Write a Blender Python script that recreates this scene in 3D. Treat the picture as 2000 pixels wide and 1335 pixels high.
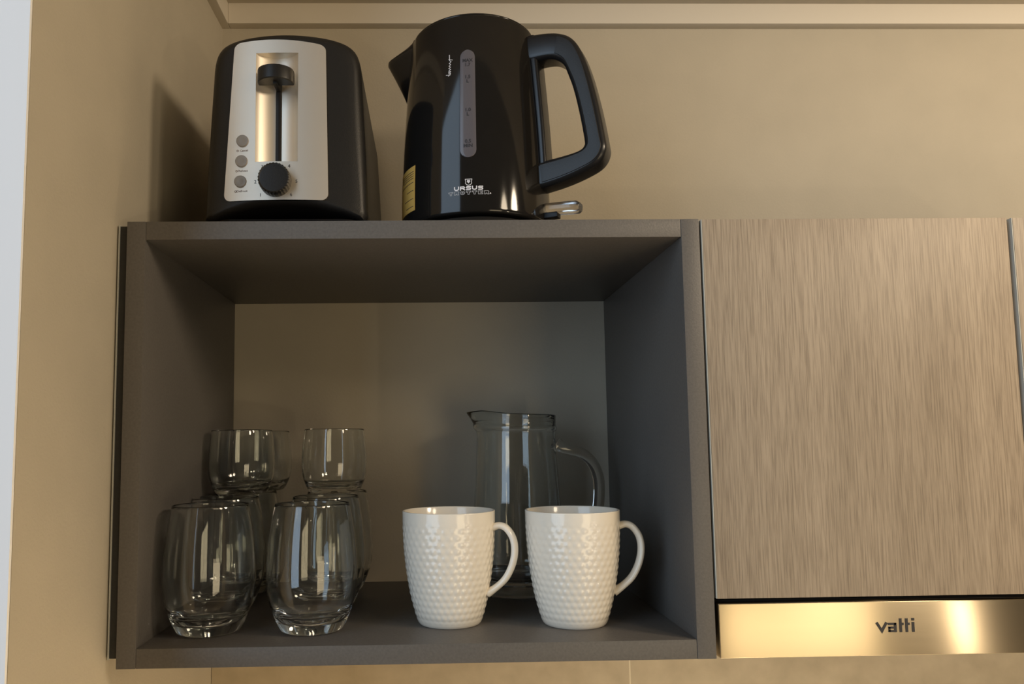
import bpy, bmesh, math, random
from mathutils import Vector, Matrix
random.seed(4)
PI = math.pi
for o in list(bpy.data.objects): bpy.data.objects.remove(o)
scn = bpy.context.scene
COL = scn.collection
Z = 1.75                     # height of the middle of the open shelf above the floor

# ------------------------------------------------------------------ camera
cam = bpy.data.cameras.new('camera'); camo = bpy.data.objects.new('camera', cam); COL.objects.link(camo)
pitch, yaw, roll = .08659, -.02146, .01136
R = (Matrix.Rotation(yaw, 3, 'Z') @ Matrix.Rotation(pitch, 3, 'X') @ Matrix.Rotation(roll, 3, 'Y'))
right, fwd, up = R.col[0], R.col[1], R.col[2]
M = Matrix((right, up, -fwd)).transposed().to_4x4()
M.translation = Vector((.01311, -.70726, Z - .00766))
camo.matrix_world = M
cam.sensor_width = 36; cam.lens = 1467.765 / 2000 * 36
cam.shift_x = .064; cam.shift_y = .03625
cam.clip_start = .02
scn.camera = camo

# ------------------------------------------------------------------ world, lights, exposure
w = bpy.data.worlds.new('world'); scn.world = w; w.use_nodes = True
bg = w.node_tree.nodes['Background']
bg.inputs[0].default_value = (1.0, .80, .58, 1); bg.inputs[1].default_value = .042
def area(name, loc, target, sx, sy, energy, color, spread=PI):
    l = bpy.data.lights.new(name, 'AREA'); l.shape = 'RECTANGLE'; l.size = sx; l.size_y = sy
    l.energy = energy; l.color = color; l.spread = spread
    o = bpy.data.objects.new(name, l); COL.objects.link(o); o.location = loc
    d = Vector(target) - Vector(loc); o.rotation_euler = d.to_track_quat('-Z', 'Y').to_euler()
    return o
area('window_daylight', (-1.85, -1.95, Z + .75), (0, 0, Z + .75), 1.6, 3.3, 21, (.60, .79, 1.0))
area('lit_room_beyond', (1.185, -2.1, Z - .60), (1.185, 0, Z - .60), .87, 1.0, 4.5, (1.0, .80, .50))
def lamp(name, loc, energy, r=.03):
    l = bpy.data.lights.new(name, 'POINT'); l.energy = energy; l.color = (1.0, .81, .58); l.shadow_soft_size = r
    o = bpy.data.objects.new(name, l); COL.objects.link(o); o.location = loc
lamp('pendant_lamp', (1.10, -.62, Z + .57), 10.5, .11)
lamp('lamp_right', (1.79, -1.6, Z - .50), 4, .014)
lamp('lamp_middle', (.95, -1.0, Z + .585), 5.5, .12)
for hx in (.33, .53):                        # two added fill spots under the hood, brightening tiles and worktop
    l = bpy.data.lights.new('hood_fill', 'SPOT'); l.energy = 19; l.color = (1.0, .84, .62); l.spot_size = math.radians(130); l.spot_blend = 1; l.shadow_soft_size = .025
    o = bpy.data.objects.new('hood_fill', l); COL.objects.link(o); o.location = (hx, .06, Z - .222)
scn.view_settings.view_transform = 'Standard'; scn.view_settings.look = 'None'
scn.view_settings.gamma = 1; scn.view_settings.use_curve_mapping = False
scn.view_settings.exposure = 1.2
scn.cycles.max_bounces = 24; scn.cycles.transmission_bounces = 24; scn.cycles.glossy_bounces = 8

# ------------------------------------------------------------------ materials
def mat(name, col, rough=.5, metal=0, trans=0, ior=1.45, coat=0, noise=0, nscale=30, bump=0, bscale=200, aniso=0, spec=None):
    m = bpy.data.materials.new(name); m.use_nodes = True; nt = m.node_tree; b = nt.nodes['Principled BSDF']
    b.inputs['Base Color'].default_value = (*col, 1); b.inputs['Roughness'].default_value = rough
    b.inputs['Metallic'].default_value = metal; b.inputs['Transmission Weight'].default_value = trans
    b.inputs['IOR'].default_value = ior; b.inputs['Coat Weight'].default_value = coat
    if spec is not None: b.inputs['Specular IOR Level'].default_value = spec
    tc = nt.nodes.new('ShaderNodeTexCoord')
    if noise:
        n = nt.nodes.new('ShaderNodeTexNoise'); n.inputs['Scale'].default_value = nscale; n.inputs['Detail'].default_value = 5
        nt.links.new(tc.outputs['Object'], n.inputs['Vector'])
        r = nt.nodes.new('ShaderNodeValToRGB')
        r.color_ramp.elements[0].position = .3; r.color_ramp.elements[1].position = .7
        r.color_ramp.elements[0].color = (*[c * (1 - noise) for c in col], 1)
        r.color_ramp.elements[1].color = (*[min(1, c * (1 + noise)) for c in col], 1)
        nt.links.new(n.outputs['Fac'], r.inputs['Fac']); nt.links.new(r.outputs['Color'], b.inputs['Base Color'])
    if bump:
        n = nt.nodes.new('ShaderNodeTexNoise'); n.inputs['Scale'].default_value = bscale; n.inputs['Detail'].default_value = 3
        nt.links.new(tc.outputs['Object'], n.inputs['Vector'])
        bp = nt.nodes.new('ShaderNodeBump'); bp.inputs['Strength'].default_value = bump; bp.inputs['Distance'].default_value = .001
        nt.links.new(n.outputs['Fac'], bp.inputs['Height']); nt.links.new(bp.outputs['Normal'], b.inputs['Normal'])
    return m

wallm = mat('beige_paint', (.465, .415, .325), .75, noise=.03, nscale=14, bump=.25, bscale=350)
ceilm = mat('ceiling_paint', (.55, .49, .40), .8, noise=.02, nscale=10)
trimm = mat('cornice_paint', (.68, .62, .52), .7)
worktopm = mat('pale_worktop', (.62, .56, .46), .45, noise=.06, nscale=60)
whitem = mat('white_paint', (.92, .92, .93), .55)
floorm = mat('floor_tiles', (.36, .28, .19), .4, noise=.1, nscale=6)
greym = mat('grey_laminate', (.120, .110, .100), .45, noise=.10, nscale=420, bump=.15, bscale=600)
darkm = mat('dark_filler', (.035, .034, .032), .6, noise=.1, nscale=300)
edgem = mat('pale_edge_band', (.48, .48, .43), .5)
blackgap = mat('black_carcass', (.012, .010, .009), .7)
ceramic = mat('white_glaze', (.88, .82, .71), .16, coat=.35)
glassm = mat('clear_glass', (.97, .985, .975), 0.0, trans=1, ior=1.5)
blackplastic = mat('black_gloss_plastic', (.014, .013, .013), .13, noise=.05, nscale=50)
satinblack = mat('satin_black_plastic', (.013, .012, .011), .42, noise=.1, nscale=500, bump=.12, bscale=900)
handlem = mat('handle_black', (.012, .012, .013), .28)
kettlem = mat('kettle_black', (.011, .010, .009), .09, noise=.05, nscale=60)
gaugem = mat('smoked_gauge', (.115, .105, .115), .25)
inkw = mat('white_print', (.78, .76, .78), .5)
inkg = mat('grey_print', (.46, .46, .48), .5)
inkd = mat('dark_print', (.03, .028, .03), .5)
inkb = mat('brown_print', (.16, .09, .06), .5)
yellow = mat('yellow_sticker', (.80, .47, .11), .55)
btnm = mat('grey_button', (.30, .285, .27), .45, metal=.3)
clearp = mat('clear_plastic', (.95, .95, .95), .16, trans=1, ior=1.45)
slotm = mat('slot_black', (.006, .005, .005), .5)

def steel(name, col, rough, axis, aniso=.6):
    m = bpy.data.materials.new(name); m.use_nodes = True; nt = m.node_tree; b = nt.nodes['Principled BSDF']
    b.inputs['Metallic'].default_value = 1; b.inputs['Roughness'].default_value = rough
    b.inputs['Base Color'].default_value = (*col, 1)
    b.inputs['Anisotropic'].default_value = aniso
    tg = nt.nodes.new('ShaderNodeCombineXYZ'); tg.inputs[2].default_value = 1
    nt.links.new(tg.outputs[0], b.inputs['Tangent'])
    tc = nt.nodes.new('ShaderNodeTexCoord'); mp = nt.nodes.new('ShaderNodeMapping')
    mp.inputs['Scale'].default_value = (4, 4, 900)
    n = nt.nodes.new('ShaderNodeTexNoise'); n.inputs['Scale'].default_value = 2; n.inputs['Detail'].default_value = 4
    nt.links.new(tc.outputs['Object'], mp.inputs['Vector']); nt.links.new(mp.outputs[0], n.inputs['Vector'])
    mr = nt.nodes.new('ShaderNodeMapRange'); mr.inputs['To Min'].default_value = rough - .02; mr.inputs['To Max'].default_value = rough + .03
    nt.links.new(n.outputs['Fac'], mr.inputs['Value']); nt.links.new(mr.outputs[0], b.inputs['Roughness'])
    return m
steelm = steel('brushed_steel', (.60, .51, .36), .25, 'X', 1.0)
platem = steel('brushed_plate', (.90, .83, .72), .5, 'Z', .3)

def wood():
    m = bpy.data.materials.new('ash_wood_laminate'); m.use_nodes = True; nt = m.node_tree; b = nt.nodes['Principled BSDF']
    N = nt.nodes.new; L = nt.links.new
    tc = N('ShaderNodeTexCoord')
    def noi(sc, scale, det=6, dist=0, rough=.6):
        mp = N('ShaderNodeMapping'); mp.inputs['Scale'].default_value = sc
        n = N('ShaderNodeTexNoise'); n.inputs['Scale'].default_value = scale; n.inputs['Detail'].default_value = det
        n.inputs['Distortion'].default_value = dist; n.inputs['Roughness'].default_value = rough
        L(tc.outputs['Object'], mp.inputs['Vector']); L(mp.outputs[0], n.inputs['Vector']); return n
    fine = noi((1, 1, .030), 700, 4, .2, .6)      # pores
    mid = noi((1, 1, .05), 75, 5, .6)
    broad = noi((1, 1, .10), 14, 3, 1.2)
    r1 = N('ShaderNodeValToRGB'); e = r1.color_ramp.elements
    e[0].position = .34; e[0].position = .36; e[0].color = (.195, .149, .104, 1); e[1].position = .58; e[1].color = (.395, .315, .228, 1)
    L(fine.outputs['Fac'], r1.inputs['Fac'])
    r2 = N('ShaderNodeValToRGB'); e = r2.color_ramp.elements
    e[0].position = .35; e[0].color = (.290, .225, .158, 1); e[1].position = .68; e[1].color = (.385, .308, .222, 1)
    L(mid.outputs['Fac'], r2.inputs['Fac'])
    mx = N('ShaderNodeMix'); mx.data_type = 'RGBA'; mx.inputs[0].default_value = .35
    L(r1.outputs[0], mx.inputs[6]); L(r2.outputs[0], mx.inputs[7])
    r3 = N('ShaderNodeValToRGB'); e = r3.color_ramp.elements
    e[0].position = .3; e[0].color = (.86, .85, .83, 1); e[1].position = .7; e[1].color = (1.1, 1.1, 1.1, 1)
    L(broad.outputs['Fac'], r3.inputs['Fac'])
    ml = N('ShaderNodeMix'); ml.data_type = 'RGBA'; ml.blend_type = 'MULTIPLY'; ml.inputs[0].default_value = 1
    L(mx.outputs[2], ml.inputs[6]); L(r3.outputs[0], ml.inputs[7])
    L(ml.outputs[2], b.inputs['Base Color']); b.inputs['Roughness'].default_value = .5
    bp = N('ShaderNodeBump'); bp.inputs['Strength'].default_value = .25; bp.inputs['Distance'].default_value = .0006
    L(fine.outputs['Fac'], bp.inputs['Height']); L(bp.outputs[0], b.inputs['Normal'])
    return m
woodm = wood()

def tilemat():
    m = bpy.data.materials.new('beige_wall_tile'); m.use_nodes = True; nt = m.node_tree; b = nt.nodes['Principled BSDF']
    N = nt.nodes.new; L = nt.links.new
    tc = N('ShaderNodeTexCoord'); sp = N('ShaderNodeSeparateXYZ'); L(tc.outputs['Object'], sp.inputs[0])
    n = N('ShaderNodeTexNoise'); n.inputs['Scale'].default_value = 28; n.inputs['Detail'].default_value = 6
    L(tc.outputs['Object'], n.inputs['Vector'])
    r = N('ShaderNodeValToRGB'); e = r.color_ramp.elements
    e[0].position = .3; e[0].color = (.44, .365, .25, 1); e[1].position = .7; e[1].color = (.56, .47, .33, 1)
    L(n.outputs['Fac'], r.inputs[0])
    a = N('ShaderNodeMath'); a.operation = 'ADD'; a.inputs[1].default_value = 6 * .5605 - .2762 + .28025; L(sp.outputs['X'], a.inputs[0])
    md = N('ShaderNodeMath'); md.operation = 'MODULO'; md.inputs[1].default_value = .5605; L(a.outputs[0], md.inputs[0])
    s = N('ShaderNodeMath'); s.operation = 'SUBTRACT'; s.inputs[1].default_value = .28025; L(md.outputs[0], s.inputs[0])
    ab = N('ShaderNodeMath'); ab.operation = 'ABSOLUTE'; L(s.outputs[0], ab.inputs[0])
    lt = N('ShaderNodeMath'); lt.operation = 'LESS_THAN'; lt.inputs[1].default_value = .0010; L(ab.outputs[0], lt.inputs[0])
    mx = N('ShaderNodeMix'); mx.data_type = 'RGBA'; L(lt.outputs[0], mx.inputs[0]); L(r.outputs[0], mx.inputs[6])
    mx.inputs[7].default_value = (.72, .64, .48, 1)
    L(mx.outputs[2], b.inputs['Base Color']); b.inputs['Roughness'].default_value = .35
    return m
tilem = tilemat()

# ------------------------------------------------------------------ mesh helpers
def obj(name, verts, faces, m, parent=None, smooth=False, autos=None):
    me = bpy.data.meshes.new(name); me.from_pydata([tuple(v) for v in verts], [], faces); me.update()
    bm = bmesh.new(); bm.from_mesh(me); bmesh.ops.recalc_face_normals(bm, faces=bm.faces[:])
    if autos is not None:
        for e in bm.edges:
            if len(e.link_faces) == 2 and e.calc_face_angle(0) > autos: e.smooth = False
        smooth = True
    for f in bm.faces: f.smooth = smooth
    bm.to_mesh(me); bm.free()
    me.materials.append(m)
    o = bpy.data.objects.new(name, me); COL.objects.link(o)
    if parent: o.parent = parent
    return o
def bevbox(x0, x1, y0, y1, z0, z1, bev=.0008, seg=2):
    bm = bmesh.new()
    bmesh.ops.create_cube(bm, size=1)
    for v in bm.verts: v.co = ((x0 + x1) / 2 + v.co.x * (x1 - x0), (y0 + y1) / 2 + v.co.y * (y1 - y0), (z0 + z1) / 2 + v.co.z * (z1 - z0))
    if bev: bmesh.ops.bevel(bm, geom=bm.edges[:], offset=bev, segments=seg, affect='EDGES', profile=.6)
    bm.verts.index_update()
    vs = [v.co.copy() for v in bm.verts]; fs = [[v.index for v in f.verts] for f in bm.faces]; bm.free()
    return vs, fs
def box(name, x0, x1, y0, y1, z0, z1, m, parent=None, bev=.0008, seg=2):
    vs, fs = bevbox(x0, x1, y0, y1, z0, z1, bev, seg)
    return obj(name, vs, fs, m, parent, autos=.6)
def thing(name, loc, label, cat, group=None, rz=0):
    o = bpy.data.objects.new(name, None); o.empty_display_size = .02; COL.objects.link(o)
    o.location = loc; o.rotation_euler = (0, 0, rz); o['label'] = label; o['category'] = cat
    if group: o['group'] = group
    return o
def struct(o): o['kind'] = 'structure'; return o
def lathe(prof, n=96, cap0=True, cap1=True, disp=None):
    vs = []; fs = []
    for (r, z) in prof:
        for i in range(n):
            a = 2 * PI * i / n; vs.append((r * math.cos(a), r * math.sin(a), z))
    for k in range(len(prof) - 1):
        for i in range(n):
            j = (i + 1) % n; fs.append((k * n + i, k * n + j, (k + 1) * n + j, (k + 1) * n + i))
    if cap0:
        c = len(vs); vs.append((0, 0, prof[0][1]))
        for i in range(n): fs.append((c, (i + 1) % n, i))
    if cap1:
        c = len(vs); vs.append((0, 0, prof[-1][1])); b = (len(prof) - 1) * n
        for i in range(n): fs.append((c, b + i, b + (i + 1) % n))
    return vs, fs
def catmull(P, per=6, closed=False):
    out = []; n = len(P); P = [tuple(p) for p in P]; dim = len(P[0])
    rng = range(n if closed else n - 1)
    for i in rng:
        p = [P[(i + k) % n] if closed else P[min(max(i + k, 0), n - 1)] for k in (-1, 0, 1, 2)]
        for s in range(per):
            t = s / per
            out.append(tuple(.5 * (2 * p[1][d] + (p[2][d] - p[0][d]) * t + (2 * p[0][d] - 5 * p[1][d] + 4 * p[2][d] - p[3][d]) * t * t
                       + (3 * p[1][d] - p[0][d] - 3 * p[2][d] + p[3][d]) * t ** 3) for d in range(dim)))
    if not closed: out.append(P[-1])
    return out
def sweep(path, sec, up=(0, 1, 0), closed=False, caps=True):
    """path: points (+ optional scale pairs), section in (normal, up) coordinates; the path lies roughly normal to up"""
    U = Vector(up); vs = []; fs = []; m = len(sec); n = len(path)
    for i, p in enumerate(path):
        a = path[(i - 1) % n] if (closed or i) else path[i]; b = path[(i + 1) % n] if (closed or i < n - 1) else path[i]
        t = (Vector(b[:3]) - Vector(a[:3])).normalized(); nn = t.cross(U).normalized(); uu = nn.cross(t).normalized()
        s1, s2 = (p[3], p[4]) if len(p) > 3 else (1, 1)
        for (q, r) in sec: vs.append(Vector(p[:3]) + nn * q * s1 + uu * r * s2)
    for i in range(n if closed else n - 1):
        for k in range(m):
            l = (k + 1) % m; j = (i + 1) % n
            fs.append((i * m + k, i * m + l, j * m + l, j * m + k))
    if caps and not closed: fs.append(tuple(range(m))[::-1]); fs.append(tuple((n - 1) * m + k for k in range(m)))
    return vs, fs
def rrect(a, b, r, n=5):
    out = []
    for cx, cy, s in ((a - r, b - r, 0), (-a + r, b - r, 1), (-a + r, -b + r, 2), (a - r, -b + r, 3)):
        for k in range(n + 1):
            t = (s + k / n) * PI / 2; out.append((cx + r * math.cos(t), cy + r * math.sin(t)))
    return out
def ell(a, b, n=16): return [(a * math.cos(2 * PI * k / n), b * math.sin(2 * PI * k / n)) for k in range(n)]
def ribbon(strokes, wd, fn, eps=.00025):
    """flat printed strokes: polylines in (u,v), mapped to the surface by fn(u,v,h) (h = height off it)"""
    vs = []; fs = []
    for st in strokes:
        closed = st[0] == st[-1] and len(st) > 2
        pts = st[:-1] if closed else st; n = len(pts); b0 = len(vs)
        for i, p in enumerate(pts):
            a = pts[(i - 1) % n] if (closed or i) else None; b = pts[(i + 1) % n] if (closed or i < n - 1) else None
            d1 = (Vector(p) - Vector(a)).normalized() if a else None; d2 = (Vector(b) - Vector(p)).normalized() if b else None
            d = ((d1 or d2) + (d2 or d1)); d = d.normalized() if d.length > 1e-6 else (d1 or d2)
            nn = Vector((-d.y, d.x)); ref = (d2 or d1); k = wd / 2 / max(.45, abs(nn.dot(Vector((-ref.y, ref.x)))))
            e = Vector(p)
            if not closed and a is None: e = e - d * wd * .5
            if not closed and b is None: e = e + d * wd * .5
            for s in (1, -1):
                q = e + nn * k * s
                vs.append(fn(q.x, q.y, eps)); vs.append(fn(q.x, q.y, -.0002))
        for i in range(n if closed else n - 1):
            A = b0 + 4 * i; B = b0 + 4 * ((i + 1) % n)
            fs += [(A, B, B + 2, A + 2), (A + 1, A + 3, B + 3, B + 1), (A, A + 1, B + 1, B), (A + 2, B + 2, B + 3, A + 3)]
        if not closed:
            A = b0; B = b0 + 4 * (n - 1); fs += [(A, A + 2, A + 3, A + 1), (B, B + 1, B + 3, B + 2)]
    return vs, fs
def textmesh(body, size, fn, sx=1, offset=0, eps=.0002, cx=True, shear=0):
    cu = bpy.data.curves.new('txt', 'FONT'); cu.body = body; cu.size = size; cu.offset = offset; cu.shear = shear
    cu.align_x = 'CENTER' if cx else 'LEFT'; cu.align_y = 'CENTER'; cu.resolution_u = 3; cu.extrude = .0002
    o = bpy.data.objects.new('txt', cu); COL.objects.link(o)
    dg = bpy.context.evaluated_depsgraph_get(); dg.update()
    me = bpy.data.meshes.new_from_object(o.evaluated_get(dg))
    vs = [fn(v.co.x * sx, v.co.y, eps if v.co.z > 0 else -.0002) for v in me.vertices]; fs = [tuple(p.vertices) for p in me.polygons]
    bpy.data.objects.remove(o); bpy.data.curves.remove(cu); bpy.data.meshes.remove(me)
    return vs, fs
def merge(*parts):
    V = []; F = []
    for vs, fs in parts:
        b = len(V); V += list(vs); F += [tuple(i + b for i in f) for f in fs]
    return V, F
def arc(cx, cy, rx, ry, a0, a1, n=8): return [(cx + rx * math.cos(math.radians(a0 + (a1 - a0) * k / n)), cy + ry * math.sin(math.radians(a0 + (a1 - a0) * k / n))) for k in range(n + 1)]

W, H, T, D = .257, .18974, .01766, .33       # half width, half height, board, depth
SH = Z - H                                    # shelf surface
TOP = Z + H + T                               # top surface of the unit
CE = Z + .620

# ------------------------------------------------------------------ the room
struct(box('floor', -2.6, 3.0, -3.2, .45, -.05, 0, floorm, bev=0))
def prism(name, poly, z0, z1, m):
    n = len(poly); vs = [(x, y, z0) for x, y in poly] + [(x, y, z1) for x, y in poly]
    fs = [tuple(range(n))[::-1], tuple(range(n, 2 * n))] + [(i, (i + 1) % n, n + (i + 1) % n, n + i) for i in range(n)]
    return obj(name, vs, fs, m)
struct(box('wall_back', -.42, 3.0, D, D + .1, 0, CE + .1, wallm, bev=0))
struct(prism('wall_left', [(-.2890, -.151), (-.2805, D), (-.42, D), (-.42, -.151)], 0, CE + .1, wallm))
struct(prism('trim_1', [(-.2895, -.154), (-.2895, -.1512), (-.95, -.1512), (-.95, -.154)], 0, CE + .1, whitem))
struct(box('ceiling', -2.6, 3.0, -.25, D + .1, CE, CE + .1, ceilm, bev=0))
# square plaster cornice in the corner between walls and ceiling
struct(box('trim_2', -.2690, 3.0, D - .0140, D + .001, CE - .0300, CE + .0005, trimm, bev=.0015))
struct(box('trim_3', -.2900, -.2690, -.150, D + .001, CE - .0300, CE + .0005, trimm, bev=.0015))
struct(box('wall_backsplash', -.2800, 3.0, D - .007, D - .0004, .9, SH - T - .0015, tilem, bev=0))

struct(box('bounce_worktop', -.286, 3.0, -.30, D - .0075, Z - .87, Z - .83, worktopm, bev=.002))      # unseen worktop, added to bounce light up under the wall cabinets

# ------------------------------------------------------------------ open shelf unit
X = W + T
sh = thing('open_shelf_cabinet', (0, 0, Z), 'open dark grey wall shelf unit holding the glasses, mugs and jug', 'cabinet')
yb = D - .0006
box('side_panel', -X, -W, 0, yb, -H - T, H + T, greym, sh, .0006)
box('side_panel', W, X, 0, yb, -H - T, H + T, greym, sh, .0006)
box('top_panel', -W + .0002, W - .0002, .0004, yb, H, H + T, greym, sh, .0005)
box('bottom_panel', -W + .0002, W - .0002, .0004, D - .008, -H - T, -H, greym, sh, .0005)
fl = thing('filler_panel', (-.279, .006, Z), 'narrow dark upright strip between the left wall and the grey shelf unit', 'panel')
box('strip', -.0042, .0038, 0, .30, -.1995, .2045, darkm, fl, .0004)
box('pale_edge', -.0056, -.0043, -.001, .010, -.2005, .2055, edgem, fl, .0002)

# ------------------------------------------------------------------ wood fronted cabinets and hood
def cabinet(x0, x1, zb, label):
    c = thing('wall_cabinet', ((x0 + x1) / 2, 0, Z), label, 'cabinet')
    h = (x1 - x0) / 2
    box('body', -h + .0006, h - .0006, .0195, yb, zb - .001, H + T - .001, blackgap, c, .0005)
    box('door', -h + .0012, h - .0012, 0, .0185, zb, H + T - .0004, woodm, c, .0006)
    box('edge_band', -h + .0004, -h + .00115, .0004, .018, zb + .0002, H + T - .0006, edgem, c, 0)
    return c
cabinet(.2765, .5792, -.1533, 'wood grain wall cabinet above the steel hood strip, beside the grey shelf')
cabinet(.5825, .8850, -.1533, 'wood grain wall cabinet at the right edge, across the dark vertical gap')
hd = thing('range_hood', (.428, 0, Z), 'slim built-in range hood with a brushed steel front under the wood cabinet', 'range hood')
box('housing', -.1495, .1545, .012, D - .010, -.2045, -.1565, blackgap, hd, .001)
fp = box('front_panel', -.1500, .1550, 0, .0115, -.2070, -.1580, steelm, hd, .0009, 3)
# lettering: v a t t i
def hoodfn(u, v, h): return (u, -h, v)
def quad(u0, v0, u1, v1):
    return ([(u0, -.0003, v0), (u1, -.0003, v0), (u1, -.0003, v1), (u0, -.0003, v1), (u0, .0002, v0), (u1, .0002, v0), (u1, .0002, v1), (u0, .0002, v1)],
            [(0, 1, 2, 3), (4, 7, 6, 5), (0, 4, 5, 1), (1, 5, 6, 2), (2, 6, 7, 3), (3, 7, 4, 0)])
lx, lz, q = .4256 - .428, -.1858, .00243
vst = [ribbon([[(lx + .0005, lz + .0078), (lx + .0046, lz + .0011), (lx + .0087, lz + .0078)]], q, hoodfn, .0003)]
ax = lx + .0108
vst += [ribbon([[(ax + .0006, lz + .0074), (ax + .0064, lz + .0074)]], q * .8, hoodfn, .0003), quad(ax + .0054, lz, ax + .0078, lz + .0082),
        ribbon([[(ax + .0009, lz + .0041), (ax + .0060, lz + .0041)], [(ax + .0009, lz + .0010), (ax + .0060, lz + .0010)], [(ax + .0010, lz + .0036), (ax + .0010, lz + .0014)]], q * .75, hoodfn, .00035)]
for k in range(2):
    tx = lx + .0212 + k * .0057
    vst += [quad(tx, lz, tx + q, lz + .0123), quad(tx + q, lz + .0062, tx + .0041, lz + .0083)]
ix = lx + .0330
vst += [quad(ix, lz, ix + q, lz + .0088), quad(ix - .0001, lz + .0103, ix + q + .0001, lz + .0124)]
obj('lettering', *merge(*vst), inkd, fp)

# ------------------------------------------------------------------ tumblers
def glass_mesh(Ho, Rm, Rb, Rr, base, wall):
    # outer from the centre of the base up, over the rim, down the inside
    out = catmull([(Rb * .96, 0.0008), (Rb + .0012, .0025), (Rb + (Rm - Rb) * .42, Ho * .10), (Rb + (Rm - Rb) * .86, Ho * .26), (Rm, Ho * .46),
                   (Rm - (Rm - Rr) * .22, Ho * .68), (Rm - (Rm - Rr) * .62, Ho * .87), (Rr, Ho - .0008)], 5)
    rim = [(Rr - wall * .25, Ho), (Rr - wall * .75, Ho)]
    ins = [(Rr - wall, Ho - .0008)]
    for f in (.87, .68, .46, .30): 
        r = {.87: Rm - (Rm - Rr) * .62, .68: Rm - (Rm - Rr) * .22, .46: Rm, .30: Rb + (Rm - Rb) * .91}[f]
        ins.append((r - wall * (1 + .3 * (1 - f)), Ho * f))
    ins += [(Rb + (Rm - Rb) * .62 - wall * 1.6, Ho * .17), (Rb * .86, base + Ho * .035), (Rb * .55, base + .0014), (Rb * .2, base)]
    ins = catmull(ins, 4)
    return lathe([(Rb * .55, .0016), (Rb * .78, .0012), (Rb * .88, 0)] + out + rim + ins, 72)
TALL = glass_mesh(.1245, .0452, .0300, .0372, .011, .0013)
SHORT = glass_mesh(.0768, .0391, .0285, .0358, .006, .0012)
tall0 = None
rows = [(.0625, -.2092, -.1072), (.170, -.2235, -.1085), (.2665, -.2225, -.1075)]
tl = [['tall clear tumbler in the front row, nearest the left side panel', 'tall clear tumbler in the front row, just left of the two mugs'],
      ['tall clear tumbler directly behind the left front tumbler, in the second row', 'tall clear tumbler directly behind the right front tumbler, its side peeking out right'],
      ['rearmost tall tumbler of the left column, carrying stacked short tumblers', 'rearmost tall tumbler of the right column, under the single short tumbler']]
def place(proto, name, loc, label, group, data, kind):
    o = obj(name, *data, glassm, smooth=True) if proto is None else proto.copy()
    if proto is not None: COL.objects.link(o)
    o.location = loc; o['label'] = label; o['category'] = 'glass'; o['group'] = group
    o.rotation_euler = (0, 0, random.uniform(0, 6))
    return o
for ri, (y, xa, xb) in enumerate(rows):
    for ci, x in enumerate((xa, xb)):
        o = place(tall0, 'drinking_glass', (x, y, SH + .0002), tl[ri][ci], 'tall tumblers on the shelf', TALL, 't')
        tall0 = tall0 or o
short0 = None
for x, y, lab in ((-.2150, .2080, 'short rounded tumbler stacked on tall glasses at the left, before its twin'),
                  (-.2090, .2872, 'short rounded tumbler stacked behind the leftmost stacked tumbler, half hidden'),
                  (-.1040, .2100, 'short rounded tumbler stacked alone on the right pair of tall glasses')):
    o = place(short0, 'short_tumbler', (x, y, SH + .1252), lab, 'short tumblers stacked on the tall ones', SHORT, 's')
    short0 = short0 or o

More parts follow.
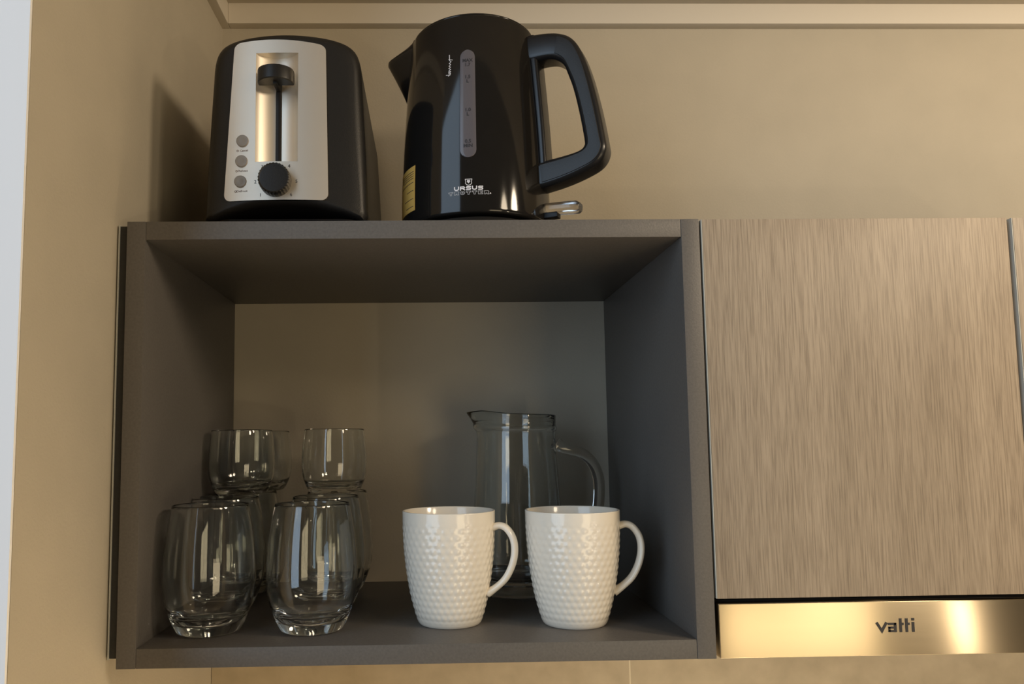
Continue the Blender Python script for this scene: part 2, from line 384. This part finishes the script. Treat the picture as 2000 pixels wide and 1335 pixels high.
# ------------------------------------------------------------------ mugs
def mug(loc, rz, label, group):
    t = thing('mug', loc, label, 'mug', group, rz)
    Hm = .1140
    prof = catmull([(.0318, .0010), (.0334, .0040), (.0365, .0140), (.0405, .0300), (.0440, .0500), (.0466, .0720), (.0478, .0930), (.0481, Hm - .0006)], 24)
    n = 288; na = 36; rowh = .0066
    vs = []; fs = []
    for (r, z) in prof:
        k = (z - .0045) / rowh; row = math.floor(k); env = max(0, min(1, (z - .004) / .004)) * max(0, min(1, (Hm - .0085 - z) / .006))
        env *= 1 - .35 * max(0, min(1, (z - .06) / .05))
        for i in range(n):
            a = 2 * PI * i / n
            # staggered hammered facets: shallow bowls with raised rims between them
            best = 9; sec = 9
            for rr in (row - 1, row, row + 1, row + 2):
                off = .5 * (rr % 2); u = a / (2 * PI) * na - off; du = u - round(u)
                dd = math.hypot(du * 2 * PI * r / na / rowh * .92, k - rr - .0)
                if dd < best: sec = best; best = dd
                elif dd < sec: sec = dd
            bump = .00062 * .5 * (1 + math.cos(PI * min(1, best / .60)))
            rad = r + env * (bump - .0003)
            vs.append((rad * math.cos(a), rad * math.sin(a), z))
    m = len(prof)
    inner = [(.0478, Hm), (.0466, Hm), (.0459, Hm - .0010), (.0452, .092), (.0438, .070), (.0412, .049), (.0375, .030), (.0325, .014), (.024, .0075), (.012, .0060), (.001, .0058)]
    for (r, z) in inner:
        for i in range(n): a = 2 * PI * i / n; vs.append((r * math.cos(a), r * math.sin(a), z))
    tot = m + len(inner)
    for k in range(tot - 1):
        for i in range(n):
            j = (i + 1) % n; fs.append((k * n + i, k * n + j, (k + 1) * n + j, (k + 1) * n + i))
    # foot
    b = len(vs)
    for (r, z) in ((.0308, 0), (.0275, 0), (.0262, .0012)):
        for i in range(n): a = 2 * PI * i / n; vs.append((r * math.cos(a), r * math.sin(a), z))
    for i in range(n):
        j = (i + 1) % n
        fs += [(i, b + i, b + j, j), (b + i, b + n + i, b + n + j, b + j), (b + n + i, b + 2 * n + i, b + 2 * n + j, b + n + j)]
    fs.append(tuple(b + 2 * n + i for i in range(n)))
    fs.append(tuple((tot - 1) * n + i for i in range(n)))
    body = obj('body', vs, fs, ceramic, t, smooth=True)
    path = catmull([(.0450, 0, .0965, 1.1, 1.15), (.0535, 0, .0990, 1, 1), (.0610, 0, .0960, 1, 1), (.0672, 0, .0865, 1, 1), (.0688, 0, .0740, 1, 1), (.0660, 0, .0600, 1, 1),
                    (.0590, 0, .0465, 1, 1), (.0490, 0, .0370, 1.0, 1.05), (.0400, 0, .0310, 1.3, 1.2)], 5)
    v, f = sweep(path, ell(.0036, .0062, 20)); obj('handle', v, f, ceramic, t, smooth=True)
    return t
mug((.0308, .0840, SH), math.radians(-16), 'white dimpled mug standing left of its twin, beside the tall tumblers', 'white dimpled mugs on the shelf')
mug((.1576, .0735, SH), math.radians(-6), 'white dimpled mug on the right, standing before the glass jug', 'white dimpled mugs on the shelf')

# ------------------------------------------------------------------ glass jug
jg = thing('glass_jug', (.1205, .2430, SH + .0002), 'clear glass jug with spout and handle behind the right mug', 'jug')
def jug_body():
    n = 96
    o = catmull([(.0545, .001), (.0568, .004), (.0572, .010), (.0566, .030), (.0560, .060), (.0545, .095), (.0525, .130), (.0507, .160), (.0494, .188), (.0494, .1965)], 5)
    o += [(.0510, .1985), (.0517, .2005), (.0512, .2025), (.0500, .2040), (.0502, .2100), (.0504, .2160)]
    rim = [(.0498, .2172), (.0490, .2172)]
    i = [(.0484, .2160), (.0480, .2040), (.0477, .1960), (.0476, .188), (.0489, .160), (.0506, .130), (.0525, .095), (.0538, .060), (.0542, .034), (.0525, .022), (.045, .0175), (.02, .0155), (.003, .0150)]
    prof = [(.030, .003), (.046, .002), (.050, 0)] + o + rim + i
    vs, fs = lathe(prof, n)
    out = []
    for (x, y, z) in vs:
        r = math.hypot(x, y); a = math.atan2(y, x) - PI            # spout points to -x
        a = (a + PI) % (2 * PI) - PI
        t = max(0, (z - .192) / .0252)
        if t > 0 and r > .03:
            g = math.exp(-(a / .40) ** 2); g2 = math.exp(-(a / .95) ** 2)
            r2 = r + g * t ** 1.6 * .0125 - (g2 - g) * t * .003
            x, y = x / r * r2, y / r * r2
            z += t * g2 * .0090 - t * t * g * .0045
        out.append((x, y, z))
    return out, fs
obj('body', *jug_body(), glassm, jg, smooth=True)
path = catmull([(.0500, 0, .1820, 1.3, 1.3), (.0560, 0, .1775, 1.15, 1.1), (.0680, 0, .1735, 1, 1), (.0830, 0, .1690, 1, 1), (.0965, 0, .1560, 1, 1), (.1030, 0, .1380, 1, 1), (.1035, 0, .1150, 1, 1),
                (.0990, 0, .0900, .95, .95), (.0890, 0, .0660, .9, .9), (.0740, 0, .0480, .9, .9), (.0590, 0, .0380, 1.1, 1.1)], 6)
obj('handle', *sweep(path, rrect(.0062, .0085, .0045, 5)), glassm, jg, smooth=True)

# ------------------------------------------------------------------ toaster
TC = -.1320; TY = .040
to = thing('toaster', (TC, TY, TOP), 'black toaster with a brushed steel front plate, beside the kettle on the grey shelf', 'toaster')
TH = .2080
def tout(n=128, inset=0.0, z0=.012, grow=0.0):
    """outline of the body in x,z: tapering sides, round shoulders, crowned top"""
    pts = [(0, z0 + .0160), (-.030, z0 + .0140), (-.062, z0 + .0065), (-.0815, z0), (-.0825, .020), (-.0820, .05), (-.0805, .09), (-.0785, .130), (-.0768, .160), (-.0752, .180), (-.0700, .1935), (-.0580, .2015), (-.034, .2062), (0, TH)]
    pts = pts + [(-x, z) for x, z in pts[-2::-1]]
    return catmull(pts, 6)
def radial(outline, cx, cz, n=144):
    """resample a closed outline by angle"""
    res = []; L = len(outline)
    for k in range(n):
        a = 2 * PI * k / n; d = Vector((math.cos(a), math.sin(a))); best = 0
        for i in range(L):
            p = Vector(outline[i]) - Vector((cx, cz)); q = Vector(outline[(i + 1) % L]) - Vector((cx, cz)); e = q - p
            den = d.x * e.y - d.y * e.x
            if abs(den) < 1e-12: continue
            t = (p.x * e.y - p.y * e.x) / den; s = (p.x * d.y - p.y * d.x) / den
            if t > 0 and -1e-9 <= s <= 1 + 1e-9 and t > best: best = t
        res.append((cx + d.x * best, cz + d.y * best))
    return res
BUL = .010
def fy(x): return -BUL * (1 - (x / .080) ** 2) + BUL * .2
PL, PR, PB, PT = -.0615, .0440, .0310, .1985      # front plate extents
def plate_edges(z):
    tt = (z - PB) / (PT - PB)
    l = PL + .0095 * tt; r = PR - .0030 * tt
    rc = .007
    c = 0
    if z < PB + rc: c = rc - math.sqrt(max(0, rc * rc - (PB + rc - z) ** 2))
    if z > PT - rc: c = rc - math.sqrt(max(0, rc * rc - (z - PT + rc) ** 2))
    return l + c, r - c
def topz(x): return -.0045 * ((x + .013) / .05) ** 2      # plate top edge is crowned
def plate_outline():
    zs = [PB + .007 * (1 - math.cos(k / 8 * PI / 2)) for k in range(9)] + [PB + .02 + (PT - PB - .04) * k / 10 for k in range(11)] + [PT - .007 * (1 - math.sin(k / 8 * PI / 2)) for k in range(9)]
    L = [(plate_edges(z)[0], z) for z in zs]; Rr = [(plate_edges(z)[1], z) for z in zs]
    def lift(p): tt = (p[1] - PB) / (PT - PB); return (p[0], p[1] + topz(p[0]) * tt)
    mid = [(Rr[-1][0] * (1 - k / 8) + L[-1][0] * k / 8, PT) for k in range(1, 8)]
    bot = [(L[0][0] * (1 - k / 8) + Rr[0][0] * k / 8, PB) for k in range(1, 8)]
    return [lift(p) for p in (Rr + mid + L[::-1] + bot)]
def toaster_body():
    n = 160; cx, cz = -.012, .112
    O = radial(tout(), cx, cz, n)
    P = radial(plate_outline(), cx, cz, n)
    back = .262
    rings = []
    def sc(pts, d):                       # move every point towards the middle by d
        out = []
        for (x, z) in pts:
            v = Vector((x, z - .10)); l = v.length; v = v * ((l - d) / l); out.append((v.x, v.y + .10))
        return out
    rad = .010
    rings.append([(x, fy(x) + .014, z) for x, z in P])
    rings.append([(x, fy(x) - .0002, z) for x, z in P])
    B1 = sc(O, rad)
    for k in range(1, 4):
        t = k / 4; rings.append([(p[0] * (1 - t) + q[0] * t, fy(p[0] * (1 - t) + q[0] * t), p[1] * (1 - t) + q[1] * t) for p, q in zip(P, B1)])
    for k in range(7):
        a = k / 6 * PI / 2; pts = sc(O, rad * (1 - math.sin(a)))
        rings.append([(x, fy(x) * (1 - .0) + rad * (1 - math.cos(a)), z) for x, z in pts])
    for t in (.2, .5, .8): rings.append([(x * 1.0, .03 + (back - .05) * t, z) for x, z in O])
    for k in range(7):
        a = (1 - k / 6) * PI / 2; pts = sc(O, .014 * (1 - math.sin(a)))
        rings.append([(x, back - .014 + .014 * math.cos(a), z) for x, z in pts])
    vs = [v for r in rings for v in r]; fs = []
    for k in range(len(rings) - 1):
        for i in range(n):
            j = (i + 1) % n; fs.append((k * n + i, k * n + j, (k + 1) * n + j, (k + 1) * n + i))
    fs.append(tuple(range(n))); fs.append(tuple((len(rings) - 1) * n + i for i in range(n)))
    return vs, fs
tb = obj('body', *toaster_body(), satinblack, to, autos=.7)
# base skirt and feet
def skirt():
    n = 96; sec = rrect(.071, .124, .018, 23)
    sec2 = rrect(.0755, .1285, .020, 23); m = len(sec)
    vs = [(x, y + .129, .0045) for x, y in sec] + [(x, y + .129, .0140) for x, y in sec2]
    fs = [(i, (i + 1) % m, m + (i + 1) % m, m + i) for i in range(m)] + [tuple(range(m)), tuple(range(m, 2 * m))]
    return vs, fs
obj('base', *skirt(), blackplastic, to, autos=.6)
for sx in (-1, 1):
    for y in (.03, .225):
        v, f = lathe([(.0075, 0), (.0085, .001), (.0085, .0052)], 24); obj('foot', [(a + sx * .052, b + y, c) for a, b, c in v], f, slotm, to, autos=.6)
for sx in (-1, 1): box('bread_slot', sx * .024 - .0115, sx * .024 + .0115, .055, .215, TH - .012, TH + .0004 - .0035 * (0), slotm, to, .002)
# front plate with its sunk lever channel
CL, CR, CB, CT = -.0295, .0135, .0705, .1845
def cdep(x):
    u = (x - (CL + CR) / 2) / ((CR - CL) / 2)
    return .0115 * max(0, 1 - u * u) ** .75 if abs(u) < 1 else 0
def plate():
    cols = [('L', k / 6) for k in range(7)] + [('C', k / 24) for k in range(0, 25)] + [('R', k / 8) for k in range(1, 9)]
    zs = [PB + .007 * (1 - math.cos(k / 8 * PI / 2)) for k in range(9)] + [PB + .012 + (CB - PB - .014) * k / 6 for k in range(6)] + [CB, CB + .0004]
    zs += [CB + .002 + (CT - CB - .004) * k / 24 for k in range(25)] + [CT - .0004, CT] + [PT - .007 * (1 - math.sin(k / 8 * PI / 2)) for k in range(9)]
    zs = sorted(zs)
    vs = []; fs = []; nc = len(cols)
    for z in zs:
        l, r = plate_edges(z); tt = (z - PB) / (PT - PB)
        for c, t in cols:
            x = l + (CL - l) * t if c == 'L' else (CL + (CR - CL) * t if c == 'C' else CR + (r - CR) * t)
            inside = CB + .0002 < z < CT - .0002
            dep = cdep(x) if (c == 'C' and inside) else 0
            zz = z + topz(x) * max(0, (tt - .9) / .1 if z > CT else 0)
            vs.append((x, fy(x) - .0016 + dep, zz))
    nr = len(zs)
    for i in range(nr - 1):
        for k in range(nc - 1): fs.append((i * nc + k, i * nc + k + 1, (i + 1) * nc + k + 1, (i + 1) * nc + k))
    # rim folded back
    loop = [k for k in range(nc)] + [(i + 1) * nc - 1 for i in range(1, nr)] + [(nr - 1) * nc + k for k in range(nc - 2, -1, -1)] + [i * nc for i in range(nr - 2, 0, -1)]
    b = len(vs)
    for i in loop: x, y, z = vs[i]; vs.append((x, y + .0022, z))
    L = len(loop)
    for i in range(L): fs.append((loop[i], loop[(i + 1) % L], b + (i + 1) % L, b + i))
    return vs, fs
fpn = obj('front_plate', *plate(), platem, to, autos=.5)
xm = (CL + CR) / 2
def pyy(x, h=0): return fy(x) - .0016 - h
sl = sweep([(xm, fy(xm) + .0093, CB + .0005), (xm, fy(xm) + .0093, CT - .010)], ell(.0030, .0012, 12), up=(0, 1, 0))
obj('lever_slot', *sl, slotm, to, autos=.6)
# small round stop hole at the slot's head
v, f = lathe([(.0031, -.0004), (.0031, .0010)], 20); obj('slot_head', [(xm + a, fy(xm) + .0089 - c, CT - .0100 + b) for a, b, c in v], f, slotm, to)
# lever: D-shaped horizontal paddle on a stem
def paddle():
    hw = .0182; pts = [(hw * math.cos(PI + PI * k / 28), .015 * math.sin(PI + PI * k / 28)) for k in range(29)]
    pts = [(-hw, .003)] + pts + [(hw, .003)]
    m = len(pts); vs = []; fs = []
    lv = [(.93, 0), (.99, .0008), (1, .002), (1, .0125), (.985, .0138), (.90, .0145)]
    for s, z in lv: vs += [(x * s, y * s, z) for x, y in pts]
    for k in range(len(lv) - 1):
        for i in range(m): j = (i + 1) % m; fs.append((k * m + i, k * m + j, (k + 1) * m + j, (k + 1) * m + i))
    fs.append(tuple(range(m))); fs.append(tuple((len(lv) - 1) * m + i for i in range(m)))
    return vs, fs
lev = obj('lever', [(x + xm - .0005, y + fy(xm) - .004, z + .1500) for x, y, z in paddle()[0]], paddle()[1], satinblack, to, autos=.6)
box('stem', xm - .0022, xm + .0022, fy(xm) - .010, fy(xm) + .0085, .1475, .1560, slotm, lev, .0006)
# browning dial, knurled
dx, dz = -.0082, .0497
def dial():
    n = 120; prof = [(.0160, 0), (.0160, .0105), (.0156, .0118), (.0146, .0124), (.0138, .0120), (.0120, .0122)]
    vs, fs = lathe(prof, n); out = []
    for i, (x, y, z) in enumerate(vs):
        r = math.hypot(x, y)
        if r > .0155 and (i % n) % 4 < 2 and 0 < z < .0122: x *= .965; y *= .965
        out.append((dx + x, pyy(dx) - z + .0005, dz + y))
    return out, fs
dl = obj('browning_dial', *dial(), satinblack, to, autos=.5)
def tfn(ox, oz): return lambda u, v, h: (ox + u, pyy(ox + u, h), oz + v)
nums = []
for s, ang in (('1', 222), ('2', 180), ('3', 132), ('4', 50), ('5', 0), ('6', -42)):
    a = math.radians(ang); nums.append(textmesh(s, .0048, tfn(dx + .0207 * math.cos(a), dz + .0205 * math.sin(a))))
for nm in nums: obj('dial_number', *nm, inkd, fpn)
for bz, s, wd in ((.0925, 'Cancel', 1.0), (.0715, 'Reheat', 1.15), (.0505, 'Defrost', 1.2)):
    bx_ = -.0425 - (.0925 - bz) * .04
    v, f = lathe([(.0062, 0), (.0062, .0012), (.0057, .0018), (.0052, .0016), (.0025, .0021)], 32)
    bt = obj('button', [(bx_ + a, pyy(bx_) - c, bz + b) for a, b, c in v], f, btnm, to, autos=.6)
    lab = [textmesh(s, .0030, tfn(bx_ + .0016, bz - .0098), sx=wd)]
    lab.append(ribbon([arc(bx_ - .0050, bz - .0098, .0009, .0009, 0, 360, 10)[:-1] + [arc(bx_ - .0050, bz - .0098, .0009, .0009, 0, 360, 10)[0]]], .0004, lambda u, v, h: (u, pyy(u, h), v)))
    obj('button_lettering', *merge(*lab), inkb, fpn)

# ------------------------------------------------------------------ kettle
KX, KY = .0665, .1250
kt = thing('electric_kettle', (KX, KY, TOP), 'glossy black electric kettle with a grey water gauge, right of the toaster', 'kettle')
KP = [(.0800, .0205), (.0826, .0225), (.0832, .0300), (.0830, .0600), (.0818, .0950), (.0800, .1300), (.0775, .1650), (.0748, .2000), (.0722, .2270), (.0708, .2385)]
def kr(z):
    if z <= KP[2][1]: return KP[2][0]
    for a, b in zip(KP[2:], KP[3:]):
        if z <= b[1]: t = (z - a[1]) / (b[1] - a[1]); return a[0] + (b[0] - a[0]) * t
    return KP[-1][0]
kprof = catmull(KP, 8)
def kr(z):
    for a, b in zip(kprof[12:], kprof[13:]):
        if a[1] <= z <= b[1]: t = (z - a[1]) / (b[1] - a[1]); return a[0] + (b[0] - a[0]) * t
    return kprof[-1][0] if z > .1 else .0832
obj('body', *lathe([(.074, .0200)] + kprof + [(.0700, .2398), (.0665, .2405)], 128), kettlem, kt, smooth=True)
obj('lid', *lathe([(.0640, .2390), (.0690, .2400), (.0694, .2412), (.0680, .2428), (.0600, .2448), (.030, .2465), (.004, .2470)], 128), kettlem, kt, smooth=True)
obj('power_base', *lathe([(.0790, 0), (.0820, .0015), (.0825, .0120), (.0790, .0175), (.0560, .0192), (.0540, .0200)], 96), satinblack, kt, autos=.6)
def kfn(a0, z0):
    """print (u,v) wrapped on the kettle wall; a0 = angle from straight ahead (-y) towards +x"""
    def fn(u, v, h):
        z = z0 + v; r = kr(z) + h; a = a0 + u / kr(z0); return (r * math.sin(a), -r * math.cos(a), z)
    return fn
def turn(mesh, deg):
    c, s__ = math.cos(math.radians(deg)), math.sin(math.radians(deg))
    return [(v[0] * c - v[1] * s__, v[0] * s__ + v[1] * c, v[2]) for v in mesh[0]], mesh[1]
# spout
def spout():
    vs = []; fs = []; m = 21; N_ = 22; zb, zt, ztip = .1740, .2440, .2330
    for i in range(N_):
        z = zb + (zt - zb) * i / (N_ - 1); t = min(1, (z - zb) / (ztip - zb))
        tip = .0770 + (.1040 - .0770) * t ** 1.15
        hw = .0040 + .0250 * t ** .8; xb = kr(z) - .008
        for k in range(m):
            sg_ = -1 + 2 * k / (m - 1); f = 1 - abs(sg_) ** 1.7
            zz = z
            if z > ztip: zz = z; 
            xx = xb + (tip - xb) * f
            if z > ztip: q_ = (z - ztip) / (zt - ztip); xx = xb + (tip - xb) * f * (1 - q_ ** 1.3 * .75)
            vs.append((-xx, sg_ * hw, zz))
    for i in range(N_ - 1):
        for k in range(m - 1): fs.append((i * m + k, i * m + k + 1, (i + 1) * m + k + 1, (i + 1) * m + k))
        fs.append((i * m + m - 1, i * m, (i + 1) * m, (i + 1) * m + m - 1))
    fs.append(tuple(range(m))[::-1]); fs.append(tuple((N_ - 1) * m + k for k in range(m)))
    return vs, fs
obj('spout', *turn(spout(), -14), blackplastic, kt, autos=.9)
# handle: the kettle stands turned, its handle towards the room
HA = -28
ho = [(.0700, .2315), (.0880, .2300), (.1060, .2255), (.1200, .2165), (.1300, .2000), (.1385, .1745), (.1465, .1390), (.1525, .1030), (.1535, .0870), (.1455, .0745), (.1270, .0665), (.1030, .0605), (.0780, .0570)]
hi = [(.0700, .2010), (.0900, .2005), (.1010, .1975), (.1100, .1895), (.1150, .1770), (.1205, .1590), (.1262, .1310), (.1305, .1030), (.1300, .0955), (.1245, .0915), (.1120, .0895), (.0950, .0880), (.0780, .0868)]
ho, hi = catmull(ho, 6), catmull(hi, 6)
def limb(o_, i_, hw, rr, inset=0, ylo=None):
    vs = []; fs = []; m = 0
    for (a, b) in zip(o_, i_):
        a, b = Vector(a), Vector(b); c_ = (a + b) / 2; h_ = (a - b) / 2; L_ = h_.length; d_ = h_ / L_
        sec = rrect(L_ - inset, hw, min(rr, (L_ - inset) * .8), 5)
        m = len(sec)
        for q_, r_ in sec:
            p_ = c_ + d_ * q_; vs.append((p_.x, r_ if ylo is None else ylo + r_, p_.y))
    n_ = len(o_)
    for i in range(n_ - 1):
        for k in range(m): l = (k + 1) % m; fs.append((i * m + k, i * m + l, (i + 1) * m + l, (i + 1) * m + k))
    fs.append(tuple(range(m))[::-1]); fs.append(tuple((n_ - 1) * m + k for k in range(m)))
    return vs, fs
hd_ = obj('handle', *turn(limb(ho, hi, .0145, .0065), HA), handlem, kt, smooth=True)
obj('grip_inlay', *turn(limb(ho[12:-2], hi[12:-2], .0007, .0006, inset=.0048, ylo=-.0145), HA), satinblack, hd_, autos=.6)
rail = [(kr(z) + .0020, 0, z) for z in (.0600, .0900, .1200, .1500, .1800, .2100, .2300)]
obj('handle_rail', *turn(sweep(catmull(rail, 4), rrect(.0048, .0130, .0035, 4)), HA), handlem, kt, smooth=True)
# switch lever of clear plastic at the foot of the handle
sw = turn(sweep([(.0800, 0, .0370, 1, .7), (.0930, 0, .0362, 1, .9), (.1100, 0, .0350, 1, 1), (.1190, 0, .0343, 1, .92), (.1218, 0, .0340, .75, .7)], rrect(.0054, .0105, .0042, 4)), HA)
s_ = obj('switch', *sw, clearp, kt, autos=.8)
obj('switch_hinge', *turn(bevbox(.0790, .0980, -.006, .006, .0260, .0325, .0012), HA), slotm, kt, autos=.6)
# water gauge
ga = math.radians(-8.5); g0, g1, gw = .0790, .1985, .0082
def pill():
    out = []
    for k in range(13): a = PI * k / 12; out.append((gw * math.cos(a), g1 - gw + gw * math.sin(a)))
    st = [(-gw, g1 - gw - (g1 - g0 - 2 * gw) * k / 12) for k in range(1, 12)]
    lo = [(gw * math.cos(PI + PI * k / 12), g0 + gw + gw * math.sin(PI + PI * k / 12)) for k in range(13)]
    st2 = [(gw, g0 + gw + (g1 - g0 - 2 * gw) * k / 12) for k in range(1, 12)]
    return out + st + lo + st2
pp = pill(); fn0 = kfn(ga, 0)
def gfn(u, v, h): r = kr(v) + h; a = ga + u / .080; return (r * math.sin(a), -r * math.cos(a), v)
def pillmesh():
    rows_ = [g0 + (g1 - g0) * (.5 - .5 * math.cos(PI * k / 30)) for k in range(31)]; vs = []; fs = []; m = 9
    for v in rows_:
        hwd = gw if g0 + gw < v < g1 - gw else math.sqrt(max(1e-9, gw * gw - (min(abs(v - g0 - gw), 1) if v < g0 + gw else abs(v - g1 + gw)) ** 2))
        for k in range(m): s = -1 + 2 * k / (m - 1); vs.append(gfn(s * hwd, v, .0009 if abs(s) < .9 else .0004))
        vs.append(gfn(hwd, v, -.002)); vs.append(gfn(-hwd, v, -.002))
    q_ = m + 2
    for i in range(len(rows_) - 1):
        for k in range(q_): fs.append((i * q_ + k, i * q_ + (k + 1) % q_, (i + 1) * q_ + (k + 1) % q_, (i + 1) * q_ + k))
    fs.append(tuple(range(q_))); fs.append(tuple((len(rows_) - 1) * q_ + k for k in range(q_)))
    return vs, fs
gg = obj('water_gauge', *pillmesh(), gaugem, kt, autos=.8)
def gt(z): return lambda u, v, h: gfn(u, z + v, h + .0009)
mk = []
for zc, up_, lo_ in ((.1836, 'MAX', '1.7'), (.1650, '1.5', 'L'), (.1282, '1.0', 'L'), (.0938, '0.5', 'MIN')):
    mk += [textmesh(up_, .0052, gt(zc + .0024), offset=.0001), textmesh(lo_, .0052, gt(zc - .0024), offset=.0001)]
for k in range(0, len(mk), 2): obj('gauge_mark', *merge(mk[k], mk[k + 1]), inkd, gg)
# printed logo
LZ = .0440
def lf(u, v, h): z = LZ + v * .92; r = kr(z) + h; a = ga + u * .9 / .082; return (r * math.sin(a), -r * math.cos(a), z)
a1 = []
def U(x, w_, y, h): return [[(x, y + h)] + [(x, y + h * .45)] + arc(x + w_ / 2, y + h * .42, w_ / 2, h * .42, 180, 360, 6) + [(x + w_, y + h)]]
def Sx(x, w_, y, h): return [[(x + w_, y + h * .95), (x + w_ * .15, y + h * .95), (x, y + h * .72), (x + w_ * .12, y + h * .5), (x + w_ * .88, y + h * .5), (x + w_, y + h * .25), (x + w_ * .85, y), (x, y)]]
def Rx(x, w_, y, h): return [[(x, y), (x, y + h * .95), (x + w_ * .85, y + h * .95), (x + w_, y + h * .7), (x + w_ * .85, y + h * .45), (x + w_ * .15, y + h * .45)], [(x + w_ * .5, y + h * .45), (x + w_, y)]]
lw, lh = .0056, .0036
bx0 = -.0158
for k, fnc in enumerate((U, Rx, Sx, U, Sx)): a1 += fnc(bx0 + k * .0068 - .0003, lw - .0010, .0008, lh)
p1 = ribbon(a1, .0012, lf)
# second line in outlined capitals
def outl(ch, x, y, w_, h):
    b = w_ * .33; t = h * .36
    if ch == 'T': P = [(0, h), (w_, h), (w_, h - t), (w_ / 2 + b / 2, h - t), (w_ / 2 + b / 2, 0), (w_ / 2 - b / 2, 0), (w_ / 2 - b / 2, h - t), (0, h - t), (0, h)]
    elif ch == 'O': P = [(w_ / 2 + w_ / 2 * math.cos(k * PI / 6), h / 2 + h / 2 * math.sin(k * PI / 6)) for k in range(12)]; P.append(P[0])
    elif ch == 'E': P = [(0, 0), (0, h), (w_, h), (w_, h * .72), (b, h * .66), (w_ * .9, h * .5), (b, h * .34), (w_, h * .28), (w_, 0), (0, 0)]
    else: P = [(0, 0), (0, h), (w_ * .9, h), (w_, h * .75), (w_ * .8, h * .45), (w_, 0), (w_ * .7, 0), (w_ * .45, h * .35), (b, h * .35), (b, 0), (0, 0)]
    return [(x + u, y + v) for u, v in P]
a2 = [outl(c, -.0232 + k * .0068, -.0046, .0052, .0038) for k, c in enumerate('TROTTER')]
a2.append([(x - 0, y) for x, y in arc(-.0232 + 2 * .0068 + .0026, -.0027, .0010, .0008, 0, 360, 8)])
p2 = ribbon(a2, .00042, lf)
p3 = ribbon([arc(.0244, -.0036, .0004, .0004, 0, 360, 6)], .0008, lf)
sh_ = [[(-.0038, .0128), (.0038, .0128), (.0036, .0112), (.0031, .0100), (.0036, .0082), (.0022, .0064), (0, .0058), (-.0022, .0064), (-.0036, .0082), (-.0031, .0100), (-.0036, .0112), (-.0038, .0128)]]
p4 = ribbon(sh_, .0006, lf); p5 = ribbon([[(-.0012, .0112), (-.0012, .0096)], [(0, .0112), (0, .0086)], [(.0012, .0112), (.0012, .0096)]], .0010, lf)
obj('logo', *merge(p1, p3, p4, p5), inkw, kt); obj('logo_second_line', *p2, inkg, kt)
# handwritten mark running up the wall
def sf(u, v, h): z = .1880 + v; r = kr(z) + h; a = math.radians(-24.0) + u * 1.7 / .075; return (r * math.sin(a), -r * math.cos(a), z)
sg = [[(0, -.0165), (.0014, -.0140), (0, -.0120)], [(-.0014, -.0150), (.0012, -.0156)], [(.0002, -.0138), (.0014, -.0118), (.0002, -.0108), (.0014, -.0092), (.0001, -.0080), (.0013, -.0066), (.0003, -.0052), (.0014, -.0038), (.0004, -.0022), (.0016, -.0006), (.0006, .0010), (.0004, .0075)], [(.0000, .0025), (.0024, .0012)]]
obj('script_mark', *ribbon(sg, .00042, sf), inkw, kt)
# energy sticker low on the spout side
def ykf(u, v, h): r = kr(v) + h; a = math.radians(-66) + u / .083; return (r * math.sin(a), -r * math.cos(a), v)
def patch(fn, u0, u1, v0, v1, nu, nv, h, slope=0):
    vs = []; fs = []
    for hh in (h, -.0002):
        for i in range(nv + 1):
            for k in range(nu + 1): u = u0 + (u1 - u0) * k / nu; vs.append(fn(u, v0 + (v1 - v0) * i / nv, hh))
    N_ = (nu + 1) * (nv + 1)
    for i in range(nv):
        for k in range(nu):
            a = i * (nu + 1) + k; fs.append((a, a + 1, a + nu + 2, a + nu + 1)); fs.append((N_ + a, N_ + a + nu + 1, N_ + a + nu + 2, N_ + a + 1))
    lp = [k for k in range(nu + 1)] + [i * (nu + 1) + nu for i in range(1, nv + 1)] + [nv * (nu + 1) + k for k in range(nu - 1, -1, -1)] + [i * (nu + 1) for i in range(nv - 1, 0, -1)]
    for i in range(len(lp)): a, b = lp[i], lp[(i + 1) % len(lp)]; fs.append((a, b, N_ + b, N_ + a))
    return vs, fs
st = obj('sticker', *patch(ykf, -.034, .016, .0345, .0840, 16, 4, .0004), yellow, kt, autos=.6)
lines = []
for z, ln in ((.078, .9), (.0755, .8), (.073, .9), (.0705, .6), (.066, .8), (.057, .35), (.048, .5), (.0395, .4)):
    lines.append([(.013 - .04 * ln * k / 8, z) for k in range(9)])
obj('sticker_print', *ribbon(lines, .0006, lambda u, v, h: ykf(u, v, h + .0004)), inkb, st)
